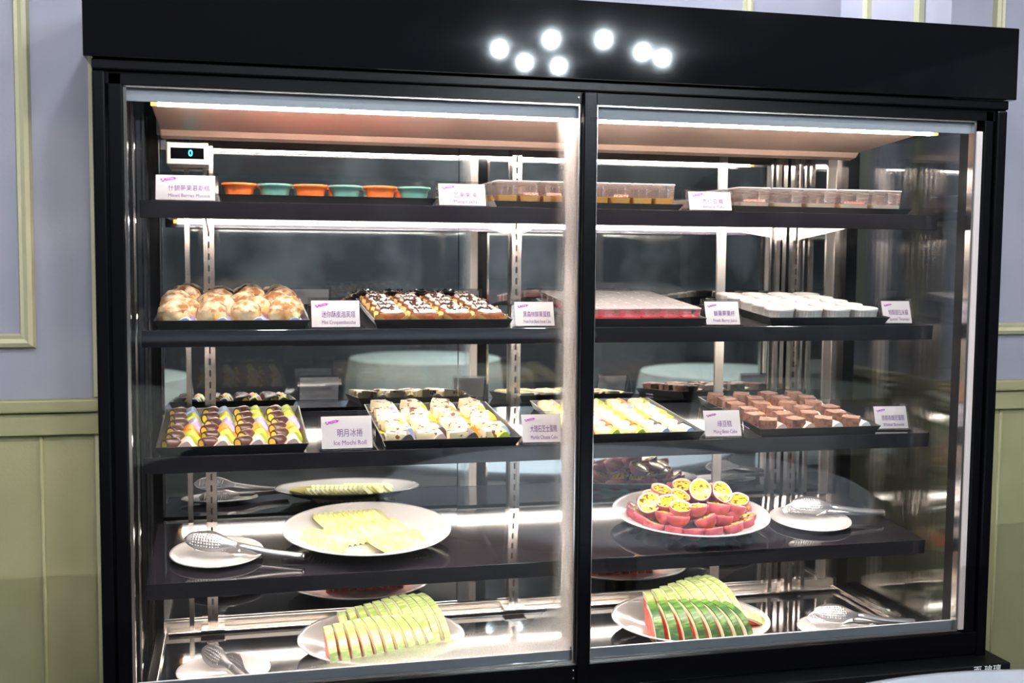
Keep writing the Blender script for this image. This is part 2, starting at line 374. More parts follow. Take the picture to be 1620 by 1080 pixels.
# ------------------------------------------------------------------ display cabinet
CAB = thing('display_cabinet', 'large black framed glass refrigerated dessert display cabinet with lit shelves', 'display cabinet', T(.9, .25, 0))
def cp(mb, name, m, parent=None, bevel=0, smooth=False):
    o = mb.build(name, m, None, smooth, bevel)
    p = parent or CAB
    o.parent = p
    if p is CAB: o.matrix_parent_inverse = T(.9, .25, 0).inverted()
    return o
YB = .487     # mirror plane
GZ0, GZ1 = .708, 1.788
cp(MB().box(-.012, 1.812, -.014, .56, 1.832, 1.978), 'header', 'black_gloss', bevel=.002)
cp(MB().box(.0, 1.80, -.006, .02, 1.812, 1.831), 'header_ledge', 'black_paint', bevel=.003)
cp(MB().box(.0, 1.80, .004, .55, GZ1 + .002, 1.813), 'top_rail', 'black_paint')
for (a, b, c, d_) in ((0, .022, .024, .049), (1.776, 1.80, 1.752, 1.774)):
    cp(MB().box(a, b, -.004, .05, .63, 1.811), 'post', 'black_paint', bevel=.004)
    cp(MB().box(c, d_, .004, .045, .63, 1.811), 'post_flange', 'black_paint', bevel=.003)
cp(MB().box(.877, .903, -.008, .03, .63, 1.811), 'mullion', 'black_paint', bevel=.002)
cp(MB().box(0, 1.80, .0, .05, .655, GZ0 - .004), 'bottom_rail', 'black_paint', bevel=.002)
cp(MB().box(0, 1.80, .008, .05, .628, .654), 'bottom_groove', 'black_paint', bevel=.002)
cp(MB().box(-.02, 1.823, -.055, .56, .0, .652), 'base', 'black_matte', bevel=.003)
for z in (.692, .676):
    cp(MB().lathe([(.0, 0), (.0022, 0), (.0022, .002), (0, .003)], 10), 'screw', 'steel').matrix_local = CAB.matrix_world.inverted() @ T(.871, -.001, z) @ rot(R_(90), 'X')
cp(MB().lathe([(.0, 0), (.0025, 0), (.0025, .002), (0, .003)], 10), 'screw', 'steel').matrix_local = CAB.matrix_world.inverted() @ T(.869, .003, 1.80) @ rot(R_(90), 'X')
# doors: pane, grey seal strips, bright edge profile
def door(x0, x1, fog):
    d = thing('door', None, None); d.parent = CAB; d.matrix_local = CAB.matrix_world.inverted() @ T(x0, .014, GZ0)
    inv = T(x0, .014, GZ0).inverted()
    def dp(mb, name, m, bevel=0):
        o = mb.build(name, m, None, False, bevel); o.parent = d; o.matrix_parent_inverse = inv; return o
    dp(MB().box(x0, x1, .012, .018, GZ0, GZ1), 'pane', 'glass')
    dp(MB().box(x0, x1, .0195, .026, GZ1 - .024, GZ1), 'top_seal', 'seal_grey')
    dp(MB().box(x0, x1, .0195, .026, GZ0, GZ0 + .018), 'bottom_seal', 'seal_grey')
    dp(MB().box(x0, x1, .008, .0115, GZ0 - .003, GZ0 + .001), 'bottom_edge', 'steel_bright')
    dp(MB().box(x0, x1, .008, .0115, GZ1 - .002, GZ1 + .001), 'top_edge', 'steel')
    for (a, b) in ((x0, x0 + .005), (x1 - .005, x1)):
        dp(MB().box(a, b, .008, .026, GZ0, GZ1), 'side_edge', 'steel_bright')
    if fog: dp(MB().add([(x0 + .006, .0187, GZ0 + .019), (x1 - .006, .0187, GZ0 + .019), (x1 - .006, .0187, GZ1 - .025), (x0 + .006, .0187, GZ1 - .025)], [(0, 1, 2, 3)]), 'condensation', 'condensation')
door(.050, .876, True); door(.904, 1.735, False)
cp(MB().box(1.7365, 1.750, .006, .03, GZ0, GZ1 - .02), 'edge_profile', 'profile_white', bevel=.002)
cp(MB().box(.8555, .8745, .030, .040, GZ0 + .02, GZ1 - .03), 'edge_profile', 'profile_white', bevel=.002)
# side panels
SXL, SXR = .052, 1.748
cp(MB().box(SXL - .006, SXL, .052, .55, .66, 1.80), 'side_pane', 'side_glass')
cp(MB().box(SXR, SXR + .006, .052, .55, .66, 1.80), 'side_pane', 'side_glass')
cp(MB().box(SXL + .001, SXL + .004, .10, .14, .66, 1.80).box(SXL + .001, SXL + .004, .44, .55, .66, 1.80), 'side_border', 'black_matte')
cp(MB().box(SXR - .004, SXR - .001, .035, .075, .66, 1.80), 'side_border', 'black_matte')
cp(MB().box(1.712, 1.742, .47, .55, .63, 1.80), 'corner_post', 'black_paint'); cp(MB().box(.052, .075, .5, .55, .63, 1.80), 'corner_post', 'black_paint')
# back sliding mirror doors with steel stiles
for (a, b, y) in ((.075, .765, YB + .006), (.735, 1.395, YB), (1.375, 1.69, YB + .006)):
    d = cp(MB().box(a, b, y, y + .004, .69, 1.76), 'back_door', 'mirror')
    MBx = MB().box(b - .022, b, y - .004, y - .0005, .69, 1.76)
    o = MBx.build('stile', 'steel_brushed'); o.parent = d; 
cp(MB().box(1.69, 1.712, YB, YB + .02, .66, 1.80), 'corner_strip', 'steel')
cp(MB().box(.075, 1.71, YB - .006, YB + .02, .66, .688), 'back_sill', 'steel_brushed'); cp(MB().box(.075, 1.71, YB - .012, YB + .02, 1.755, 1.80), 'back_head', 'steel_brushed')
# deck
cp(MB().box(.055, 1.745, .05, YB + .02, .645, .664), 'deck', 'deck_black', bevel=.002)
cp(MB().box(.062, .082, .06, YB - .008, .665, .676), 'deck_edge', 'steel', bevel=.002); cp(MB().box(1.70, 1.72, .06, YB - .008, .665, .676), 'deck_edge', 'steel', bevel=.002)
cp(MB().box(.085, 1.70, YB - .03, YB - .008, .665, .672), 'deck_edge', 'steel', bevel=.002)
# canopy with its light strip
cp(MB().prism([(.045, 1.775), (.066, 1.773), (.36, 1.752), (.372, 1.741), (.40, 1.736), (.42, 1.76), (.42, 1.786), (.045, 1.786)], .088, 1.675), 'canopy', 'canopy_panel', bevel=.004)
def led(x0, x1, y, z, parent=None, w_=.012, h=.009):
    s = cp(MB().box(x0 + .012, x1 - .012, y, y + w_, z - h, z), 'light_strip', 'led', parent)
    for a in (x0, x1 - .0115): cp(MB().box(a, a + .0115, y, y + w_, z - h, z), 'light_strip_end', 'led_end', parent)
    return s
led(.092, 1.675, .052, 1.771)
# uprights with slots
for x in (.18, .866, 1.575):
    u = cp(MB().box(x - .011, x - .004, YB - .022, YB - .002, .672, 1.755).box(x + .004, x + .011, YB - .022, YB - .002, .672, 1.755).box(x - .004, x + .004, YB - .019, YB - .002, .672, 1.755), 'upright', 'steel')
    sl = MB(); z = .70
    while z < 1.74: sl.box(x - .0018, x + .0018, YB - .0198, YB - .0191, z, z + .014); z += .0254
    o = sl.build('slot_row', 'slot_dark'); o.parent = u; o['kind'] = 'stuff'
    o = MB().box(x - .026, x + .026, YB - .045, YB - .008, .672, .679).build('upright_foot', 'steel', bevel=.002); o.parent = u
for x in (.135, 1.53, 1.62):
    cp(MB().box(x - .005, x + .005, YB - .012, YB - .002, .672, 1.755), 'back_strip', 'steel')
# shelves
TILT = R_(4.8); ZS = {1: 1.596, 2: 1.358, 3: 1.122, 4: .883}; YF = .10
def tl(k): return 0.0 if k == 1 else TILT
def SM(k, x, v, h=0.0): return T(0, YF, ZS[k]) @ rot(tl(k), 'X') @ T(x, v, h)
SX0, SX1 = .068, 1.712
for k in (1, 2, 3, 4):
    sh = bpy.data.objects.new('shelf', MB().box(SX0, SX1, .006, .362, -.008, 0).mesh('shelf', 'shelf_black')); col.objects.link(sh); sh.parent = CAB
    sh.matrix_local = CAB.matrix_world.inverted() @ SM(k, 0, 0)
    def spart(mb, name, m, bevel=0): o = mb.build(name, m, sh, False, bevel); return o
    spart(MB().box(SX0 - .001, SX1 + .001, 0, .0055, -.031, .0008), 'front_lip', 'shelf_black', .001)
    spart(MB().box(SX0 + .012, SX1 - .012, .0075, .355, -.012, -.0085), 'underside', 'shelf_under')
    spart(MB().box(SX0 + .03, SX1 - .07, .008, .020, -.0205, -.0125), 'light_strip', 'led')
    for a in (SX0 + .02, SX1 - .0695): spart(MB().box(a, a + .0095, .008, .020, -.0205, -.0125), 'light_strip_end', 'led_end')
    for x in (.18, .866, 1.575):
        spart(MB().prism([(.36, -.013), (.05, -.013), (.05, -.018), (.36, -.05)], x - .0015, x + .0015), 'bracket', 'steel')
# temperature display
td = cp(MB().box(.098, .183, .40, .47, 1.684, 1.733), 'temperature_display', 'steel_brushed', bevel=.003)
o = MB().box(.107, .174, .3985, .3999, 1.697, 1.720).build('display_window', 'black_gloss'); o.parent = td
me = text_mesh('0', .019, 'cyan_digit'); o = ob('digit', me, td); o.matrix_local = T(.147, .3980, 1.7085) @ rot(R_(90), 'X')
# white characters on the base front
for i, (ch, x) in enumerate((('而', 1.742), ('玻', 1.768), ('璃', 1.789))):
    me = text_mesh(ch, .020, 'white_ink'); o = ob('lettering', me, CAB); o.matrix_local = CAB.matrix_world.inverted() @ T(x, -.0556, .640) @ rot(R_(90), 'X')

# ------------------------------------------------------------------ trays
def tray_mesh(wd, dp, h, fl=.009, th=.002):
    """square flared tray, origin at front-left of its rim"""
    a = [(fl, fl), (wd - fl, fl), (wd - fl, dp - fl), (fl, dp - fl)]; b = [(0, 0), (wd, 0), (wd, dp), (0, dp)]
    ai = [(fl + th, fl + th), (wd - fl - th, fl + th), (wd - fl - th, dp - fl - th), (fl + th, dp - fl - th)]; bi = [(th * 1.4, th * 1.4), (wd - th * 1.4, th * 1.4), (wd - th * 1.4, dp - th * 1.4), (th * 1.4, dp - th * 1.4)]
    vs = [(*p, 0) for p in a] + [(*p, h) for p in b] + [(*p, h) for p in bi] + [(*p, th) for p in ai]
    fs = [(3, 2, 1, 0), (12, 13, 14, 15)]
    for k in range(3):
        for c in range(4): fs.append((k * 4 + c, k * 4 + (c + 1) % 4, k * 4 + 4 + (c + 1) % 4, k * 4 + 4 + c))
    return MB().add(vs, fs).mesh('tray', 'tray_black')
def tray(k, x, v, wd, dp, h, label):
    o = ob('serving_tray', tray_mesh(wd, dp, h), None, SM(k, x, v, .0004)); tag(o, label, 'tray'); return o
TH = .018; TV = .004; TD = .338
trays = [
 (1, .205, .03, .415, .30, .016, 'black tray holding the orange and green bowls on the top shelf'),
 (1, .735, .03, .402, .30, .014, 'black tray under the mango jelly cups on the top shelf'),
 (1, 1.245, .03, .425, .30, .014, 'black tray under the almond tofu cups on the top shelf'),
 (2, .088, TV, .284, TD, TH, 'black square tray of cream puffs at the left of the second shelf'),
 (2, .493, TV, .276, TD, TH, 'black square tray of cream topped chocolate cakes on second shelf'),
 (2, .905, TV, .278, TD, TH, 'black square tray packed with red berry cups'),
 (2, 1.325, TV, .283, TD, TH, 'black square tray of white fluted ramekins'),
 (3, .088, TV, .281, TD, TH, 'black square tray of chocolate mochi rolls'),
 (3, .511, TV, .278, TD, TH, 'black square tray of marbled cheesecake pieces'),
 (3, .893, TV, .291, TD, TH, 'black square tray of round yellow mung bean cakes'),
 (3, 1.310, TV, .285, TD, TH, 'black square tray of brownie cubes'),
]
for t in trays: tray(*t)

# ------------------------------------------------------------------ wavy liners and items on them
def wave_mesh(pw, pd, m, amp=.021, ph=.74):
    """one solid silicone wave of a liner: a flat trough with a rounded crest at its right"""
    n = 24; top = []
    for i in range(n + 1):
        u = i / n; z = .0022
        dd = (u - ph) / (.44 if u < ph else .25)
        if abs(dd) < 1: z += amp * (.5 + .5 * math.cos(math.pi * dd)) ** .75
        top.append((u * pw, z))
    mb = MB(); vs = []; fs = []
    nd = 4
    for j in range(nd + 1):
        y = pd * (j / nd); s = 1.0 - .10 * (j / nd)
        for (x, z) in top: vs.append((x, y, .0022 + (z - .0022) * s))
    for j in range(nd + 1):
        y = pd * (j / nd); s = 1.0 - .10 * (j / nd)
        for (x, z) in top: vs.append((x, y, .0004))
    W = n + 1; O = W * (nd + 1)
    for j in range(nd):
        for i in range(n):
            a = j * W + i; fs.append((a, a + 1, a + W + 1, a + W)); fs.append((O + a, O + a + W, O + a + W + 1, O + a + 1))
    for i in range(n):
        fs.append((i, O + i, O + i + 1, i + 1)); a = nd * W + i; fs.append((a, a + 1, O + a + 1, O + a))
    for j in range(nd):
        a = j * W; fs.append((a, a + W, O + a + W, O + a)); a = j * W + n; fs.append((a, O + a, O + a + W, a + W))
    return smooth_by_angle(mb.add(vs, fs).mesh('wavy_liner', m), 50)
_wc = {}
def liner(k, x, v, pw, pd, colour, label, group, amp=.021):
    key = (round(pw, 4), round(pd, 4), colour, amp)
    if key not in _wc: _wc[key] = wave_mesh(pw, pd, 'liner_' + colour, amp)
    tag(ob('wavy_liner', _wc[key], None, SM(k, x, v, .0026)), label, 'liner', group)

def rough_box(wd, dp, h, mats, bump=.0012, seed=0, top=True, nx=5, ny=5, nz=3):
    """slightly irregular block with a bevelled-looking subdivided surface; material 1 on top"""
    bm = bmesh.new(); bmesh.ops.create_cube(bm, size=1); bmesh.ops.subdivide_edges(bm, edges=bm.edges, cuts=3, use_grid_fill=True)
    for v in bm.verts:
        p = v.co.copy(); q = Vector((p.x * wd, p.y * dp, (p.z + .5) * h))
        e = sum(abs(c) > .49 for c in p)
        if e >= 2: q = q - Vector((math.copysign(.0014, p.x) if abs(p.x) > .49 else 0, math.copysign(.0014, p.y) if abs(p.y) > .49 else 0, .0012 if p.z > .49 else 0))
        q += noise.noise_vector(q * 90 + Vector((seed * 3.1, seed, 7))) * bump
        q.z = max(q.z, 0); v.co = q
    me = bpy.data.meshes.new('block')
    for m in mats: me.materials.append(MT[m])
    bm.normal_update()
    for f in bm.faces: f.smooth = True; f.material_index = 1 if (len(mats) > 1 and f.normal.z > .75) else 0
    bm.to_mesh(me); bm.free(); return smooth_by_angle(me, 45)

# --- mochi rolls
def mochi_parts():
    L, r = .029, .0125; n = 20
    body = MB().lathe([(.0078, -L / 2), (.0108, -L / 2 - .001), (r, -L / 2 + .003), (r * 1.02, 0), (r, L / 2 - .003), (.0108, L / 2 + .001), (.0078, L / 2)], n, close=False).mesh('coating', 'mochi_choc', True)
    core = MB().lathe([(.0, -L / 2 - .0004), (.0079, -L / 2 - .0004), (.0079, L / 2 + .0004), (0, L / 2 + .0004)], n, close=False).mesh('core', 'mochi_core')
    M = rot(R_(90), 'Y')
    for me in (body, core):
        for v in me.vertices: v.co = M @ v.co; v.co.z = max(v.co.z * .95 + .0105, 0.0)
    return [('coating', body, []), ('core', core, [])]
mp = mochi_parts()
rows = ['pink', 'lime', 'orange', 'lilac', 'yellow', 'blue']
px, py = .066, .0535
for r in range(6):
    off = .012 + (.006 if r % 2 else 0)
    for c in range(4):
        x0 = .088 + .008 + c * px + (0, .006, .001, .008, .003, .0)[r]; v0 = TV + .012 + r * py
        cl = rows[r]
        if r == 4 and c == 0: cl = 'lime'
        if r == 5 and c >= 2: cl = 'lime'
        liner(3, x0, v0, px - .0006, py - .003, cl, '%s wavy liner in the mochi roll tray, %s in %s' % (cl, colname(c, 4), rowname(r, 6)), 'liners in the mochi tray', .021)
        put('mochi_roll', mp, SM(3, x0 + .019 + random.uniform(-.002, .002), v0 + .022, .0056) @ rot(R_(46 + random.uniform(-14, 14)), 'Z'),
            'chocolate coated mochi roll with yellow core, %s in %s of tray' % (colname(c, 4), rowname(r, 6)), 'mochi roll', 'chocolate mochi rolls')
# --- marble cheesecake
ch = [rough_box(.041, .034, .023, ['cheese', 'cheese_top'], .0012, s) for s in range(4)]
cols_ = [['grey', 'pink', 'grey', 'lime'], ['blue', 'grey', 'orange', 'blue'], ['yellow', 'orange', 'blue', 'orange'], ['white', 'yellow', 'orange', 'yellow'], ['lilac', 'white', 'orange', 'yellow'], ['white', 'yellow', 'white', 'white']]
px, py = .065, .0535
for r in range(6):
    for c in range(4):
        x0 = .511 + .010 + c * px + (.0, .010, .003, .008, .002, .006)[r] - .004; v0 = TV + .012 + r * py
        liner(3, x0, v0, px - .0006, py - .003, cols_[r][c], '%s wavy liner in the marbled cheesecake tray, %s in %s' % (cols_[r][c], colname(c, 4), rowname(r, 6)), 'liners in the cheesecake tray', .022)
        M = SM(3, x0 + .022 + random.uniform(-.004, .003), v0 + .023, .0056) @ rot(R_(random.uniform(-20, 20) + (25 if r == 5 and c != 2 else 0)), 'Z') @ rot(R_(random.uniform(-5, 5)), 'Y')
        if r == 5: M = M @ T(0, 0, .004) @ rot(R_(8), 'X')
        tag(ob('cheesecake_piece', ch[(r * 3 + c) % 4], None, M), 'cream cheesecake piece with dark marbling, %s in %s of tray' % (colname(c, 4), rowname(r, 6)), 'cheesecake', 'marbled cheesecake pieces')
# --- mung bean cakes
mung = [smooth_by_angle(MB().lathe([(0, 0), (.019, 0), (.0215, .003), (.0215, .013), (.0195, .0175), (.012, .0195 + .001 * s), (.006, .0188), (0, .0185)], 24, rad=lambda t, r, z, s=s: r * (1 + .02 * math.cos(8 * t + s))).mesh('mung_cake', 'mung'), 50) for s in range(2)]
cols_ = [['orange', 'lime', 'lime', 'blue', 'blue'], ['white', 'red', 'red', 'grey', 'grey'], ['lime', 'lilac', 'yellow', 'yellow', 'yellow'], ['yellow', 'white', 'lime', 'lime', 'yellow'], ['lime', 'blue', 'lime', 'blue', 'blue'], ['pink', 'white', 'lime', 'orange', 'yellow']]
px, py = .0545, .0535
for r in range(6):
    for c in range(5):
        x0 = .893 + .008 + c * px + (.003 if r % 2 else 0); v0 = TV + .012 + r * py
        liner(3, x0, v0, px - .0006, py - .003, cols_[r][c], '%s wavy liner in the mung bean cake tray, %s in %s' % (cols_[r][c], colname(c, 5), rowname(r, 6)), 'liners in the mung bean tray', .019)
        tag(ob('mung_bean_cake', mung[(r + c) % 2], None, SM(3, x0 + .018, v0 + .024, .0056) @ Matrix.Scale(.90, 4) @ rot(random.uniform(0, 6), 'Z')), 'round pale yellow mung bean cake, %s in %s of tray' % (colname(c, 5), rowname(r, 6)), 'mung bean cake', 'mung bean cakes')
# --- brownies
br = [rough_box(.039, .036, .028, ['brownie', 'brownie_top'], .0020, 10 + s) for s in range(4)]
cols_ = [['pink', 'pink', 'white', 'white'], ['lilac', 'yellow', 'orange', 'orange'], ['orange', 'white', 'white', 'lilac'], ['orange', 'orange', 'lilac', 'lilac'], ['white', 'orange', 'orange', 'white'], ['orange', 'orange', 'yellow', 'white']]
px, py = .0665, .0535
for r in range(6):
    for c in range(4):
        x0 = 1.310 + .010 + c * px + (.0, -.004, .006, -.002, .005, .0)[r]; v0 = TV + .012 + r * py
        liner(3, x0, v0, px - .0006, py - .003, cols_[r][c], '%s wavy liner in the brownie tray, %s in %s' % (cols_[r][c], colname(c, 4), rowname(r, 6)), 'liners in the brownie tray', .021)
        tag(ob('brownie', br[(r * 3 + c) % 4], None, SM(3, x0 + .022 + random.uniform(-.003, .003), v0 + .024, .0056) @ rot(R_(random.uniform(-38, 15)), 'Z')), 'square chocolate walnut brownie, %s in %s of tray' % (colname(c, 4), rowname(r, 6)), 'brownie', 'walnut brownies')
# --- cream puffs
def puff_mesh(seed, crust=False):
    bm = bmesh.new(); bmesh.ops.create_icosphere(bm, subdivisions=4, radius=1)
    for v in bm.verts:
        p = v.co.copy(); n_ = noise.fractal(p * 1.8 + Vector((seed * 5.3, 0, 0)), 1.0, 2.0, 3)
        q = Vector((p.x * .0295, p.y * .0275, p.z * .0255)) * (1 + .09 * n_)
        if crust: q *= 1.035
        q.z = max(q.z + .019, 0.0); v.co = q
    if crust:
        kill = [f for f in bm.faces if f.calc_center_median().z < .027 + .006 * noise.noise(f.calc_center_median() * 130 + Vector((seed, 2, 1)))]
        bmesh.ops.delete(bm, geom=kill, context='FACES')
    me = bpy.data.meshes.new('puff'); me.materials.append(MT['puff_crust' if crust else 'puff'])
    for f in bm.faces: f.smooth = True
    bm.to_mesh(me); bm.free(); return me
pf = [[('body', puff_mesh(s), []), ('crust', puff_mesh(s, True), [])] for s in range(4)]
px, py = .067, .080
for r in range(4):
    for c in range(4):
        x0 = .088 + .008 + c * px; v0 = TV + .012 + r * py
        cl = 'blue' if r % 2 == 0 else 'lilac'
        liner(2, x0, v0, px - .0006, py - .003, cl, '%s wavy liner in the cream puff tray, %s in %s' % (cl, colname(c, 4), rowname(r, 4)), 'liners in the cream puff tray', .017)
        put('cream_puff', pf[(r * 3 + c) % 4], SM(2, x0 + .028 + (-.002, .013, -.006, .010)[r] + random.uniform(-.003, .003), v0 + .035 + random.uniform(-.006, .006), .0056) @ rot(random.uniform(0, 6.28), 'Z') @ Matrix.Diagonal((1.06, 1.06, random.uniform(.88, 1.02), 1)),
            'golden sugar dusted cream puff, %s in %s of tray' % (colname(c, 4), rowname(r, 4)), 'cream puff', 'cream puffs')
# --- black forest cakes in tan papers
def forest_parts(seed):
    rnd = random.Random(seed)
    sp_ = rough_box(.047, .041, .021, ['sponge_dark'], .0010, seed); 
    for v in sp_.vertices: v.co.z += .002
    bm = bmesh.new(); bmesh.ops.create_icosphere(bm, subdivisions=3, radius=1)
    for v in bm.verts:
        p = v.co.copy(); q = Vector((math.copysign(abs(p.x) ** .6, p.x) * .0205, math.copysign(abs(p.y) ** .6, p.y) * .0178, p.z * .006)); q.z = max(q.z, -.001) + .0232
        q += noise.noise_vector(q * 120 + Vector((seed, 0, 0))) * .0018; v.co = q
    cr = bpy.data.meshes.new('cream'); cr.materials.append(MT['cream'])
    for f in bm.faces: f.smooth = True
    bm.to_mesh(cr); bm.free()
    mb = MB()
    for i in range(11):
        a = Euler((rnd.uniform(-.8, .8), rnd.uniform(-.8, .8), rnd.uniform(0, 6))).to_matrix(); c = Vector((rnd.uniform(-.017, .017), rnd.uniform(-.014, .014), .0292))
        s = (rnd.uniform(.003, .006), rnd.uniform(.0012, .002), rnd.uniform(.0008, .0015))
        mb.add([c + a @ Vector((x * s[0], y * s[1], z * s[2])) for x, y, z in ((-1, -1, -1), (1, -1, -1), (1, 1, -1), (-1, 1, -1), (-1, -1, 1), (1, -1, 1), (1, 1, 1), (-1, 1, 1))],
               [(0, 3, 2, 1), (4, 5, 6, 7), (0, 1, 5, 4), (1, 2, 6, 5), (2, 3, 7, 6), (3, 0, 4, 7)])
    chp = mb.mesh('chocolate_shavings', 'chocolate')
    # tan paper with four raised, pointed corners
    n = 32; vs = []; fs = []
    for k_, (rr, zz) in enumerate(((.0, .0), (.020, .0005), (.0265, .004), (.0305, .012))):
        for i in range(n):
            t = 2 * math.pi * i / n; sq = 1 / max(abs(math.cos(t)), abs(math.sin(t)))
            sq = min(sq, 1.25); cor = max(0, math.cos(4 * t + math.pi)) 
            vs.append((rr * sq * math.cos(t), rr * .9 * sq * math.sin(t), zz * (1 + (.75 * cor if k_ == 3 else 0)) + .0006))
    for k_ in range(3):
        for i in range(n): j = (i + 1) % n; fs.append((k_ * n + i, k_ * n + j, k_ * n + n + j, k_ * n + n + i))
    pp = MB().add(vs, fs).mesh('paper_case', 'paper_tan', True, fix=False)
    return [('sponge', sp_, []), ('cream_topping', cr, [('chocolate_shavings', chp)]), ('paper_case', pp, [])]
fp = [forest_parts(s) for s in range(3)]
px, py = .0655, .064
for r in range(5):
    for c in range(4):
        t = put('cream_cake', fp[(r + c) % 3], SM(2, .493 + .040 + c * px, TV + .040 + r * py, .0028) @ rot(R_(random.uniform(-10, 10)), 'Z') @ Matrix.Scale(1.1, 4),
            'dark sponge cake with cream and chocolate shavings, %s in %s' % (colname(c, 4), rowname(r, 5)), 'cake', 'cream topped chocolate cakes')
# --- square cups
def sq_loop(w_, d_, rc, z, n=4):
    P = []
    for cx, cy, a0 in ((w_ / 2 - rc, -d_ / 2 + rc, -90), (w_ / 2 - rc, d_ / 2 - rc, 0), (-w_ / 2 + rc, d_ / 2 - rc, 90), (-w_ / 2 + rc, -d_ / 2 + rc, 180)):
        for i in range(n + 1):
            a = R_(a0 + 90 * i / n); P.append((cx + rc * math.cos(a), cy + rc * math.sin(a), z))
    return P
def loft(loops, m, cap0=True, cap1=True, name='shell'):
    n = len(loops[0]); vs = [p for l in loops for p in l]; fs = []
    for k_ in range(len(loops) - 1):
        for i in range(n): j = (i + 1) % n; fs.append((k_ * n + i, k_ * n + j, k_ * n + n + j, k_ * n + n + i))
    if cap0: fs.append(tuple(range(n))[::-1])
    if cap1: fs.append(tuple((len(loops) - 1) * n + i for i in range(n)))
    return smooth_by_angle(MB().add(vs, fs).mesh(name, m), 40)
def cup_parts(wt, wb_, dt, h, fill, jelly, plastic, band=None, lid='lid_film'):
    def wz(z): return wb_ + (wt - wb_) * z / h
    def dz(z): return (wb_ + (wt - wb_) * z / h) / wt * dt
    sh_ = loft([sq_loop(wz(0), dz(0), .005, 0), sq_loop(wz(h * .5), dz(h * .5), .006, h * .5), sq_loop(wz(h), dz(h), .006, h)], plastic, cap1=False)
    rim = loft([sq_loop(wt, dt, .006, h - .001), sq_loop(wt + .002, dt + .002, .007, h - .001), sq_loop(wt + .002, dt + .002, .007, h + .0008), sq_loop(wt - .003, dt - .003, .005, h + .0008)], 'paper_white', False, False, 'rim')
    jl = loft([sq_loop(wz(.001) - .002, dz(.001) - .002, .004, .001), sq_loop(wz(fill * h) - .002, dz(fill * h) - .002, .005, fill * h)], jelly, name='jelly')
    ld = loft([sq_loop(wt - .001, dt - .001, .006, h + .001), sq_loop(wt - .001, dt - .001, .006, h + .0016)], lid, name='lid')
    P = [('shell', sh_, []), ('rim', rim, []), ('jelly', jl, []), ('lid', ld, [])]
    if band:
        z0, z1 = band
        P.append(('label_band', MB().add([(-wz(z0) * .36, -dz(z0) / 2 - .0005, z0), (wz(z0) * .36, -dz(z0) / 2 - .0005, z0), (wz(z1) * .36, -dz(z1) / 2 - .0005, z1), (-wz(z1) * .36, -dz(z1) / 2 - .0005, z1)], [(0, 1, 2, 3)]).mesh('label_band', 'label_band', fix=False), []))
    return P
bc = cup_parts(.0425, .040, .0425, .034, .50, 'berry', 'plastic_pink')
px, py = .0438, .0455
for r in range(7):
    for c in range(6):
        put('berry_cup', bc, SM(2, .905 + .0285 + c * px, TV + .030 + r * py, .0028) @ rot(R_(random.uniform(-3, 3)), 'Z'),
            'clear plastic cup of red berry jelly, %s in %s' % (colname(c, 6), rowname(r, 7)), 'cup', 'red berry cups')
mc = cup_parts(.046, .041, .046, .052, .46, 'mango', 'plastic_pink', (.0245, .0300)); mc2 = mc[:-1]
for r in range(3):
    for c in range(8):
        put('mango_jelly_cup', mc if c in (1, 2, 5) else mc2, SM(1, .735 + .030 + c * .0478, .062 + r * .05, .0028), 'clear square cup of orange mango jelly, %s in %s' % (colname(c, 8), rowname(r, 3)), 'cup', 'mango jelly cups')
ac = cup_parts(.074, .066, .060, .050, .40, 'tofu', 'plastic_pink', (.0205, .0260)); ac2 = ac[:-1]
for r in range(3):
    for c in range(5):
        put('almond_tofu_cup', ac if c in (0, 3) else ac2, SM(1, 1.245 + .056 + c * .0782, .068 + r * .065, .0028), 'clear wide cup of pale almond tofu, %s in %s' % (colname(c, 5), rowname(r, 3)), 'cup', 'almond tofu cups')
# --- ramekins
fl_ = lambda t, r, z: r * (1 + (.03 * math.cos(28 * t) if .004 < z < .0255 and r > .024 else 0))
ram = smooth_by_angle(MB().lathe([(0, 0), (.0265, 0), (.0275, .002), (.028, .005), (.0295, .024), (.0315, .0262), (.0318, .030), (.031, .0315), (.0295, .0312), (.0285, .026), (.028, .0235)], 112, rad=fl_, close=False).mesh('bowl', 'ramekin_white'), 60)
rfl = MB().lathe([(.0282, .0245), (.015, .0252), (0, .0254)], 32, close=False).mesh('filling', 'cream', True)
px = .0665
for r in range(5):
    for c in range(4):
        put('ramekin', [('bowl', ram, []), ('filling', rfl, [])], SM(2, 1.325 + .042 + c * px + (.001 if r else 0), TV + .042 + r * .0642, .0028), 'white fluted ramekin of pale cream, %s in %s' % (colname(c, 4), rowname(r, 5)), 'ramekin', 'white ramekins')
# --- orange and green bowls
def bowl_parts(m):
    b = smooth_by_angle(MB().lathe([(0, 0), (.022, 0), (.0235, .001), (.0268, .020), (.0285, .028), (.0325, .0305), (.0338, .033), (.0328, .0355), (.030, .0355), (.0275, .031), (.0255, .026)], 36, close=False).mesh('bowl', m), 50)
    f = MB().lathe([(.0262, .027), (.014, .0285), (0, .029)], 32, close=False).mesh('mousse', 'mousse', True)
    return [('bowl', b, []), ('mousse', f, [])]
bo, bg = bowl_parts('orange_glaze'), bowl_parts('green_glaze')
for r in range(2):
    for c in range(6):
        o_ = (c + r) % 2 == 0
        put('mousse_bowl', bo if o_ else bg, SM(1, .205 + .039 + c * .0672, .066 + r * .072, .0032) @ T(0, 0, .0), '%s glazed mousse bowl, %s in %s on top shelf' % ('orange' if o_ else 'dark green', colname(c, 6), rowname(r, 2)), 'bowl', 'mousse bowls')

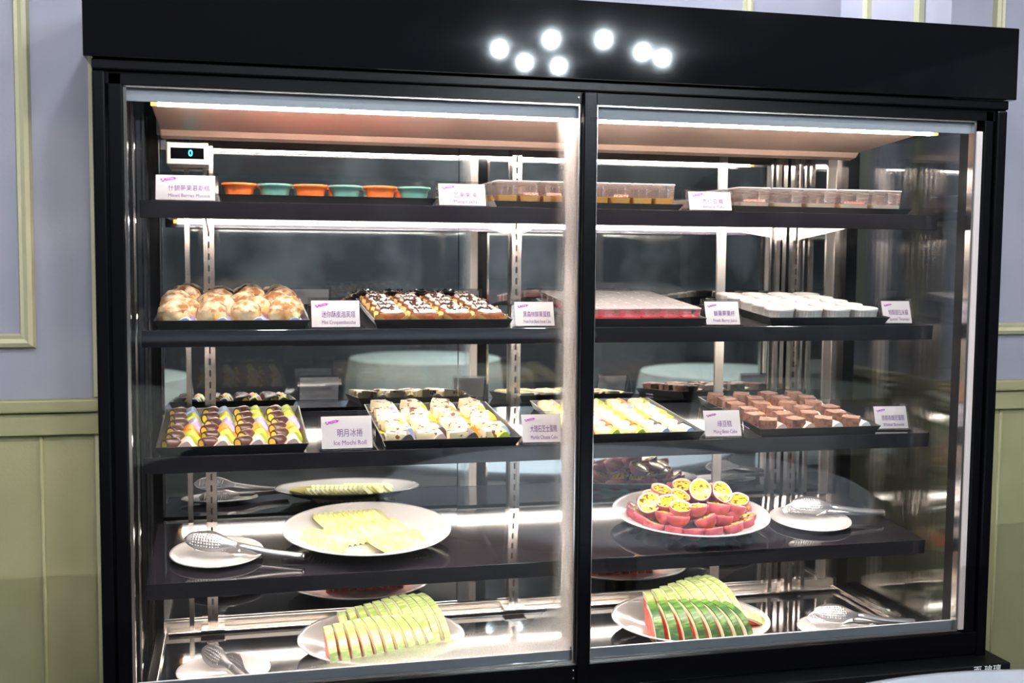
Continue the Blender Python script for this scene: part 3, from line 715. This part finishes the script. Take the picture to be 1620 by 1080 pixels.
# ------------------------------------------------------------------ name cards in acrylic stands
def name_card(k, x0, x1, v, H, rz, cn, en, label):
    wd = x1 - x0; a = R_(20)
    t = thing('name_card', label, 'name card', SM(k, (x0 + x1) / 2, v, .0006) @ rot(-tl(k), 'X') @ rot(R_(rz), 'Z'), 'dessert name cards')
    ty = H * math.tan(a); th = .0018; W = wd / 2 + .006
    mb = MB()
    mb.prism([(0, .0), (ty, H), (ty + th, H), (th, 0)], -W, W)
    mb.prism([(ty + th + .0002, H), (2 * ty, .0), (2 * ty + th, 0), (ty + 2 * th, H)], -W, W)
    mb.box(-W, W, -.010, 2 * ty + th, -.0004, .0012)
    mb.build('stand', 'acrylic', t)
    U = Vector((0, math.sin(a), math.cos(a))); N = Vector((0, -math.cos(a), math.sin(a))); S = H / math.cos(a)
    def plane(cx, cu, off): return Matrix(((1, 0, 0, cx), (0, U.y, N.y, 0), (0, U.z, N.z, 0), (0, 0, 0, 1))) @ T(0, cu, off)
    h0, h1 = .0025, S - .006
    cd = MB().box(-wd / 2, wd / 2, h0, h1, .0003, .0009).build('card', 'paper_white', t, M=plane(0, 0, 0))
    hh = h1 - h0
    # purple brush banner
    bl = .30 * wd; bx = -wd / 2 + .07 * wd; by = h0 + hh * .80
    pts = [(0, .0), (.06, .08), (.16, .055), (.3, .09), (.55, .15), (.8, .19), (.86, .16), (1.0, .13), (.86, .09), (.9, .04), (.6, -.02), (.34, -.07), (.30, -.02), (.25, -.10), (.18, -.14), (.10, -.11), (.08, -.03)]
    n = len(pts); vs = [(bx + p[0] * bl, by + p[1] * bl, .0010) for p in pts] + [(bx + p[0] * bl, by + p[1] * bl, .0014) for p in pts]
    lg = MB().add(vs, [tuple(range(n))[::-1], tuple(range(n, 2 * n))] + [(i, (i + 1) % n, n + (i + 1) % n, n + i) for i in range(n)]).build('logo', 'purple', cd)
    mk = MB()
    for (ux, uy, uw, uh) in ((.13, -.05, .03, .09), (.12, .0, .09, .02), (.20, -.06, .02, .1), (.38, .02, .02, .07), (.46, .03, .05, .04), (.55, .04, .02, .06), (.61, .05, .05, .04), (.70, .06, .05, .05)):
        mk.box(bx + ux * bl, bx + (ux + uw) * bl, by + uy * bl, by + (uy + uh) * bl, .0014, .0016)
    mk.build('logo_lettering', 'white_ink', cd)
    nC = len(cn); me = text_mesh(cn, hh * .27, 'purple_text', width=min(wd * .70, wd * .115 * nC + .004), extrude=.0001); ob('chinese_lettering', me, cd, T(wd * .06, h0 + hh * .46, .0012))
    me = text_mesh(en, hh * .20, 'purple_text', width=min(wd * .70, wd * .046 * len(en)), extrude=.0001); ob('english_lettering', me, cd, T(wd * .06, h0 + hh * .17, .0012))
CARDS = [
 (1, .094, .200, .014, .054, 0, '什錦莓果慕斯糕', 'Mixed Berries Mousse', 'white name card reading Mixed Berries Mousse beside the temperature display'),
 (1, .622, .715, .012, .050, 0, '芒果果凍', 'Mango Jelly', 'white name card reading Mango Jelly'),
 (1, 1.145, 1.236, .012, .046, -4, '杏仁豆腐', 'Almond Tofu', 'white name card reading Almond Tofu'),
 (2, .376, .468, .014, .058, 0, '迷你酥皮泡芙塔', 'Mini Croquembouche', 'white name card reading Mini Croquembouche'),
 (2, .778, .858, .014, .055, -2, '黑森林鮮果蛋糕', 'Fresh Fruit Black Forest Cake', 'white name card reading Fresh Fruit Black Forest Cake'),
 (2, 1.188, 1.262, .014, .055, -3, '鮮果莓果杯', 'Fresh Berry Juice', 'white name card reading Fresh Berry Juice'),
 (2, 1.606, 1.672, .020, .055, -4, '特製提拉米蘇', 'Special Tiramisu', 'white name card reading Special Tiramisu'),
 (3, .394, .492, .014, .068, 0, '明月冰捲', 'Ice Mochi Roll', 'white name card reading Ice Mochi Roll'),
 (3, .795, .875, .014, .062, -2, '大理石芝士蛋糕', 'Marble Cheese Cake', 'white name card reading Marble Cheese Cake'),
 (3, 1.192, 1.272, .016, .060, -4, '綠豆糕', 'Mung Bean Cake', 'white name card reading Mung Bean Cake'),
 (3, 1.606, 1.682, .036, .055, -5, '核桃布朗尼蛋糕', 'Walnut Brownie', 'white name card reading Walnut Brownie'),
]
for c in CARDS: name_card(*c)

# ------------------------------------------------------------------ plates, fruit and tongs
def plate_mesh(r, h, name='plate'):
    return MB().lathe([(0, .004), (r * .45, .004), (r * .47, .0), (r * .50, .0), (r * .52, .004), (r * .80, h * .55), (r * .97, h * .93), (r, h), (r * .995, h + .0025), (r * .95, h + .001), (r * .80, h * .72), (r * .60, .010), (r * .5, .0075), (0, .007)], 64, close=False).mesh(name, 'porcelain', True)
big = plate_mesh(.177, .030); small = plate_mesh(.092, .010)
DZ = .6642
def DM(x, y, h=0): return T(x, y, DZ + h)
SH4 = lambda x, v, h=0: SM(4, x, v, .0006 + h)
tag(ob('platter', big, None, SH4(.500, .182)), 'large white round platter carrying sliced honeydew melon', 'plate', 'large white platters')
tag(ob('platter', big, None, SH4(1.230, .182)), 'large white round platter heaped with halved passion fruit', 'plate', 'large white platters')
tag(ob('platter', big, None, DM(.530, .275)), 'large white platter of watermelon slices behind the fogged glass', 'plate', 'large white platters')
tag(ob('platter', big, None, DM(1.222, .250)), 'large white platter of watermelon slices on the cabinet floor, right door', 'plate', 'large white platters')
tag(ob('tongs_plate', small, None, SH4(.194, .135)), 'small white plate under tongs, left end of the fourth shelf', 'plate', 'small white tong plates')
tag(ob('tongs_plate', small, None, SH4(1.512, .150)), 'small white plate under tongs, right end of the fourth shelf', 'plate', 'small white tong plates')
tag(ob('tongs_plate', small, None, DM(.205, .200)), 'small white plate under tongs on cabinet floor, bottom left', 'plate', 'small white tong plates')
tag(ob('tongs_plate', small, None, DM(1.545, .165)), 'small white plate under tongs on cabinet floor, bottom right', 'plate', 'small white tong plates')

def tong_arm(side, L=.235, open_=.030):
    """one perforated paddle arm standing on edge; x along length from paddle tip"""
    def P(s, q):     # s 0..1 along, q -1..1 across the width
        x = s * L
        if s < .44:
            u = s / .44; wd = .021 * math.sqrt(max(0, 1 - (1 - min(u / .5, 1)) ** 2)) if u < .5 else .021 - (.021 - .0065) * (1 - math.cos(math.pi * (u - .5) / .5)) / 2
            wd = max(wd, .0015); dish = .007 * math.sin(math.pi * min(u, 1)) * (1 - q * q)
        else: wd = .0065; dish = 0
        y = side * (.0035 + open_ * max(0, 1 - s) ** 1.2 + dish - .010 * max(0, 1 - s / .3) * .6)
        return Vector((x, y, .018 + q * wd - .006 * min(1, max(0, (s - .4) / .3))))
    mb = MB(); ns, nq = 44, 6
    def cell(s0, s1, q0, q1, hole):
        if not hole: mb.add([P(s0, q0), P(s1, q0), P(s1, q1), P(s0, q1)], [(0, 1, 2, 3)]); return
        sm, qm = (s0 + s1) / 2, (q0 + q1) / 2
        ou = [(s0, q0), (sm, q0), (s1, q0), (s1, qm), (s1, q1), (sm, q1), (s0, q1), (s0, qm)]; inn = []
        for i in range(8):
            a = R_(-135 + 45 * i); inn.append((sm + (s1 - s0) * .24 * math.cos(a), qm + (q1 - q0) * .24 * math.sin(a)))
        mb.add([P(*p) for p in ou] + [P(*p) for p in inn], [(i, (i + 1) % 8, 8 + (i + 1) % 8, 8 + i) for i in range(8)])
    for i in range(18):
        for j in range(7): cell(i * .44 / 18, (i + 1) * .44 / 18, -1 + 2 * j / 7, -1 + 2 * (j + 1) / 7, 2 <= i <= 12 and 1 <= j <= 5)
    for i in range(10):
        for j in range(2): cell(.44 + i * .056, .44 + (i + 1) * .056, -1 + j, j, False)
    me = mb.mesh('arm', 'steel_satin', True); bm = bmesh.new(); bm.from_mesh(me); bmesh.ops.remove_doubles(bm, verts=bm.verts, dist=1e-6); bmesh.ops.recalc_face_normals(bm, faces=bm.faces); bm.to_mesh(me); bm.free(); return me
ta, tb = tong_arm(-1), tong_arm(1)
mb = MB(); nn = 8
for i in range(nn + 1):
    a = R_(-90 + 180 * i / nn)
    for z in (.0055, .0185): mb.v.append((.235 + .0035 * math.cos(a), .0035 * math.sin(a), z))
for i in range(nn): mb.f.append((2 * i, 2 * i + 2, 2 * i + 3, 2 * i + 1)); mb.mi.append(0)
tbend = mb.mesh('bend', 'steel_bright', True)
def tongs(M, label):
    t = thing('tongs', label, 'tongs', M, 'perforated steel tongs')
    for nme, me in (('arm', ta), ('arm', tb), ('bend', tbend)):
        o = ob(nme, me, t); s = o.modifiers.new('thick', 'SOLIDIFY'); s.thickness = .0010
LEAN = rot(R_(-32), 'X')
tongs(SH4(.135, .135, .0165) @ rot(R_(-18), 'Z') @ rot(R_(3), 'Y') @ LEAN, 'perforated steel tongs on small plate, left end of the fourth shelf')
tongs(SH4(1.462, .165, .0165) @ rot(R_(-7), 'Z') @ rot(R_(2), 'Y') @ LEAN, 'perforated steel tongs on small plate, right end of the fourth shelf')
tongs(DM(.175, .235, .0165) @ rot(R_(-62), 'Z') @ rot(R_(2), 'Y') @ LEAN, 'perforated steel tongs on cabinet floor, bottom left behind the fogged door')
tongs(DM(1.492, .195, .0165) @ rot(R_(-14), 'Z') @ rot(R_(2), 'Y') @ LEAN, 'perforated steel tongs on cabinet floor, bottom right')

# --- passion fruit halves
def passion_parts(seed):
    r = .0255; n = 24
    def wob(t, rr, z): return rr * (1 + .04 * math.sin(2 * t + seed) + .02 * math.sin(5 * t + seed * 2))
    skin = MB().lathe([(0, -.024), (.009, -.0228), (.017, -.0185), (.0225, -.012), (.025, -.005), (.0252, 0), (.0242, .0006)], n, rad=wob, close=False).mesh('skin', 'passion_skin', True)
    pith = MB().lathe([(.0242, .0006), (.0228, .0007), (.0212, -.002)], n, rad=wob, close=False).mesh('pith', 'passion_pith', True)
    pulp = MB().lathe([(.0213, -.0015), (.014, .0006), (.006, .0012), (0, .0008)], n, rad=wob, close=False).mesh('pulp', 'passion_pulp', True)
    return [('skin', skin, []), ('pith', pith, []), ('pulp', pulp, [])]
pp_ = [passion_parts(s) for s in range(4)]
PF = []
rn = random.Random(11)
for n_, rr, hh, ty in ((17, .122, .024, 'b'), (13, .092, .040, 's'), (8, .056, .050, 's')):
    for i in range(n_):
        a = 2 * math.pi * (i + .5 * (ty == 's')) / n_ + rn.uniform(-.08, .08)
        PF.append((ty, 1.230 + rr * math.cos(a), .182 + rr * .96 * math.sin(a), hh + rn.uniform(-.003, .003)))
PF += [('F', 1.120, .160, .058), ('u', 1.160, .150, .063), ('u', 1.178, .118, .060), ('F', 1.240, .158, .083), ('F', 1.290, .150, .078), ('u', 1.200, .175, .068), ('u', 1.330, .150, .060), ('s', 1.215, .115, .060), ('s', 1.265, .112, .062), ('s', 1.305, .115, .058),
 ('u', 1.175, .225, .068), ('u', 1.225, .225, .076), ('s', 1.275, .205, .076), ('s', 1.315, .205, .060), ('u', 1.145, .205, .060), ('s', 1.230, .270, .060), ('s', 1.285, .250, .060)]
rnd = random.Random(4)
PF.sort(key=lambda p: (p[0], p[1]))
count = {}
for i, (ty, x, v, h) in enumerate(PF):
    nrm = {'b': Vector(((1.230 - x) * 3 + rnd.uniform(-.25, .25), (.182 - v) * 3, .95)), 's': Vector((rnd.uniform(-.5, .5), rnd.uniform(.05, .45), .9)), 'F': Vector((rnd.uniform(-.45, .25), -.75, .62)), 'u': Vector((rnd.uniform(-.3, .3), -.30, .95))}[ty].normalized()
    q = Vector((0, 0, 1)).rotation_difference(nrm).to_matrix().to_4x4()
    count[ty] = count.get(ty, 0) + 1
    lay = 'along the platter rim' if ty == 'b' else 'skin outwards within the heap' if ty == 's' else 'cut face towards the glass' if ty == 'F' else 'cut face up on the heap'
    put('passion_fruit_half', pp_[i % 4], SM(4, x, v, h + .006) @ q @ rot(rnd.uniform(0, 6), 'Z') @ Matrix.Diagonal((rnd.uniform(.92, 1.05), rnd.uniform(.92, 1.05), rnd.uniform(1.0, 1.2), 1)), 'halved purple passion fruit, %s from left of those %s' % (ORD[count[ty] - 1], lay), 'passion fruit', 'passion fruit halves')

# --- honeydew: leaning half-moon slices in rows
def moon(r, th):
    n = 16; out = [(r * math.cos(math.pi * i / n), r * .92 * math.sin(math.pi * i / n)) for i in range(n + 1)]
    inn = [(r * .38 * math.cos(math.pi * (n - i) / n), r * .22 * math.sin(math.pi * (n - i) / n)) for i in range(1, n)]
    mb = MB(); mb.prism(out + inn, -th / 2, th / 2, 'x'); me = mb.mesh('honeydew_slice', ['honeydew', 'honeydew_edge']); 
    return me
mo = [moon(.047, .0075), moon(.050, .0075), moon(.042, .0075)]
def mrow(x0, v0, x1, v1, n, mi, lean, yaw, h, label, base=.010):
    for i in range(n):
        f = i / (n - 1); x = x0 + (x1 - x0) * f; v = v0 + (v1 - v0) * f
        tag(ob('honeydew_slice', mo[mi], None, SM(4, x, v, base) @ rot(R_(yaw), 'Z') @ rot(R_(-lean), 'Y') @ Matrix.Diagonal((1, 1, h, 1))), label % ORD[i], 'melon slice', 'honeydew melon slices')
mrow(.520, .112, .618, .150, 12, 2, 60, 16, .75, 'pale honeydew melon slice, %s from left in the front right row', .013)
mrow(.445, .175, .590, .215, 14, 0, 56, 14, .95, 'pale honeydew melon slice, %s from left in the middle row', .011)
mrow(.392, .165, .455, .120, 9, 0, 60, -24, .70, 'pale honeydew melon slice, %s from left in the front left row', .014)
mrow(.430, .258, .560, .275, 13, 1, 56, 8, .95, 'pale honeydew melon slice, %s from left in the back row', .012)

# --- watermelon slices
def melon_parts(r, th, a0, a1, skin):
    n = 12
    def arc(rr, rev=False):
        P = [(-rr * math.cos(R_(a0 + (a1 - a0) * i / n)), rr * math.sin(R_(a0 + (a1 - a0) * i / n))) for i in range(n + 1)]
        return P[::-1] if rev else P
    fl = MB().prism([(0, 0)] + arc(r * .84), 0, th).mesh('flesh', 'melon_flesh')
    ri = MB().prism(arc(r * .84) + arc(r * .965, True), 0, th).mesh('rind', 'melon_rind')
    sk = smooth_by_angle(MB().prism(arc(r * .965) + arc(r, True), 0, th).mesh('skin', skin), 40)
    return [('flesh', fl, []), ('rind', ri, []), ('skin', sk, [])]
def melon_row(cx, cy, n, pitch, dx, dy, radf, a0, a1, yaw0, yaw1, skin, place, label, tilt=0):
    for i in range(n):
        f = i / (n - 1); r = radf(f)
        zmin = min(0, min(r * math.sin(R_(a0 + (a1 - a0) * t / 8)) for t in range(9)))
        M = place(cx + dx * i * pitch, cy + dy * i * pitch) @ rot(R_(yaw0 + (yaw1 - yaw0) * f), 'Z') @ T(0, 0, -zmin) @ rot(R_(tilt), 'Y')
        put('watermelon_slice', melon_parts(r, pitch * .80, a0, a1, skin), M, label % (colname(i, n)), 'watermelon slice', 'watermelon slices')
P1 = lambda x, y: DM(x, y, .0085)
# right platter (centre 1.222, .250)
melon_row(1.105, .205, 8, .0225, 1, -.16, lambda f: .068 + .016 * math.sin(math.pi * (.25 + .6 * f)), 2, 88, -6, 34, 'melon_skin', P1, 'dark green striped watermelon slice, %s in front row, right platter', -4)
melon_row(1.128, .285, 8, .0215, 1, .05, lambda f: .074 + .026 * min(1, f * 1.3), 10, 96, -6, 26, 'melon_skin_pale', P1, 'light green watermelon slice, %s in back row, right platter', -4)
put('watermelon_slice', melon_parts(.06, .016, 5, 120, 'melon_skin_pale'), DM(1.325, .215, .012) @ rot(R_(60), 'Z') @ rot(R_(-50), 'Y'), 'short watermelon slice lying flat at the right rim of right platter', 'watermelon slice', 'watermelon slices')
# left platter (centre .530, .275)
melon_row(.408, .205, 10, .0200, 1, .20, lambda f: .066 + .016 * math.sin(math.pi * (.2 + .6 * f)), 2, 88, 4, 26, 'melon_skin_pale', P1, 'pale green watermelon slice, %s in front row, left platter', -5)
melon_row(.445, .305, 10, .0195, 1, .02, lambda f: .070 + .026 * min(1, f * 1.4), 8, 95, 4, 24, 'melon_skin_pale', P1, 'pale green watermelon slice, %s in back row, left platter', -5)

# ------------------------------------------------------------------ round table in the foreground
tb_ = thing('round_table', 'pale round table top at the bottom right foreground corner', 'table', T(1.39, -1.165, 0))
MB().lathe([(0, .765), (.72, .765), (.745, .775), (.75, .788), (.745, .799), (.73, .80), (0, .80)], 96, close=False).build('table_top', 'white_top', tb_, True)
MB().lathe([(.05, .03), (.05, .76)], 24).build('pedestal', 'steel', tb_, True)
MB().lathe([(0, 0), (.30, 0), (.30, .012), (.06, .03), (0, .03)], 48, close=False).build('table_base', 'black_paint', tb_, True)

# ------------------------------------------------------------------ dining room behind the camera; tables and counter invented for the mirror to reflect
mat('cloth_pale', (.55, .56, .50), .8); mat('wood_dark', (.09, .05, .03), .5); mat('counter_front', (.05, .045, .05), .5)
tt = MB().lathe([(0, .73), (.55, .73), (.56, .74), (.55, .75), (0, .75)], 48, close=False).mesh('table_top', 'cloth_pale', True)
tc_ = smooth_by_angle(MB().lathe([(.555, .742), (.565, .70), (.575, .60), (.585, .45)], 72, rad=lambda t, r, z: r * (1 + (.75 - z) * .10 * math.cos(14 * t)), close=False).mesh('tablecloth', 'cloth_pale'), 60)
tp = MB().lathe([(.25, 0), (.25, .02), (.04, .04), (.04, .73)], 24).mesh('pedestal', 'wood_dark', True)
for x, y, wh in ((-.6, -4.2, 'nearest the left wall'), (1.6, -5.2, 'in the middle of the room'), (3.4, -3.9, 'nearest the right wall')):
    put('added_dining_table', [('table_top', tt, []), ('tablecloth', tc_, []), ('pedestal', tp, [])], T(x, y, 0), 'invented round dining table with pale cloth behind the viewer, ' + wh, 'table', 'invented dining tables behind the viewer')
bc_ = thing('added_counter', 'invented long dark buffet counter with pale top along the far wall', 'counter', T(.8, -6.8, 0))
MB().box(-2.2, 2.2, -.3, .3, .06, .86).build('counter_body', 'counter_front', bc_, bevel=.01); MB().box(-2.24, 2.24, -.34, .34, .861, .90).build('counter_top', 'white_top', bc_, bevel=.006); MB().box(-2.15, 2.15, -.25, .25, 0, .059).build('plinth', 'black_matte', bc_)
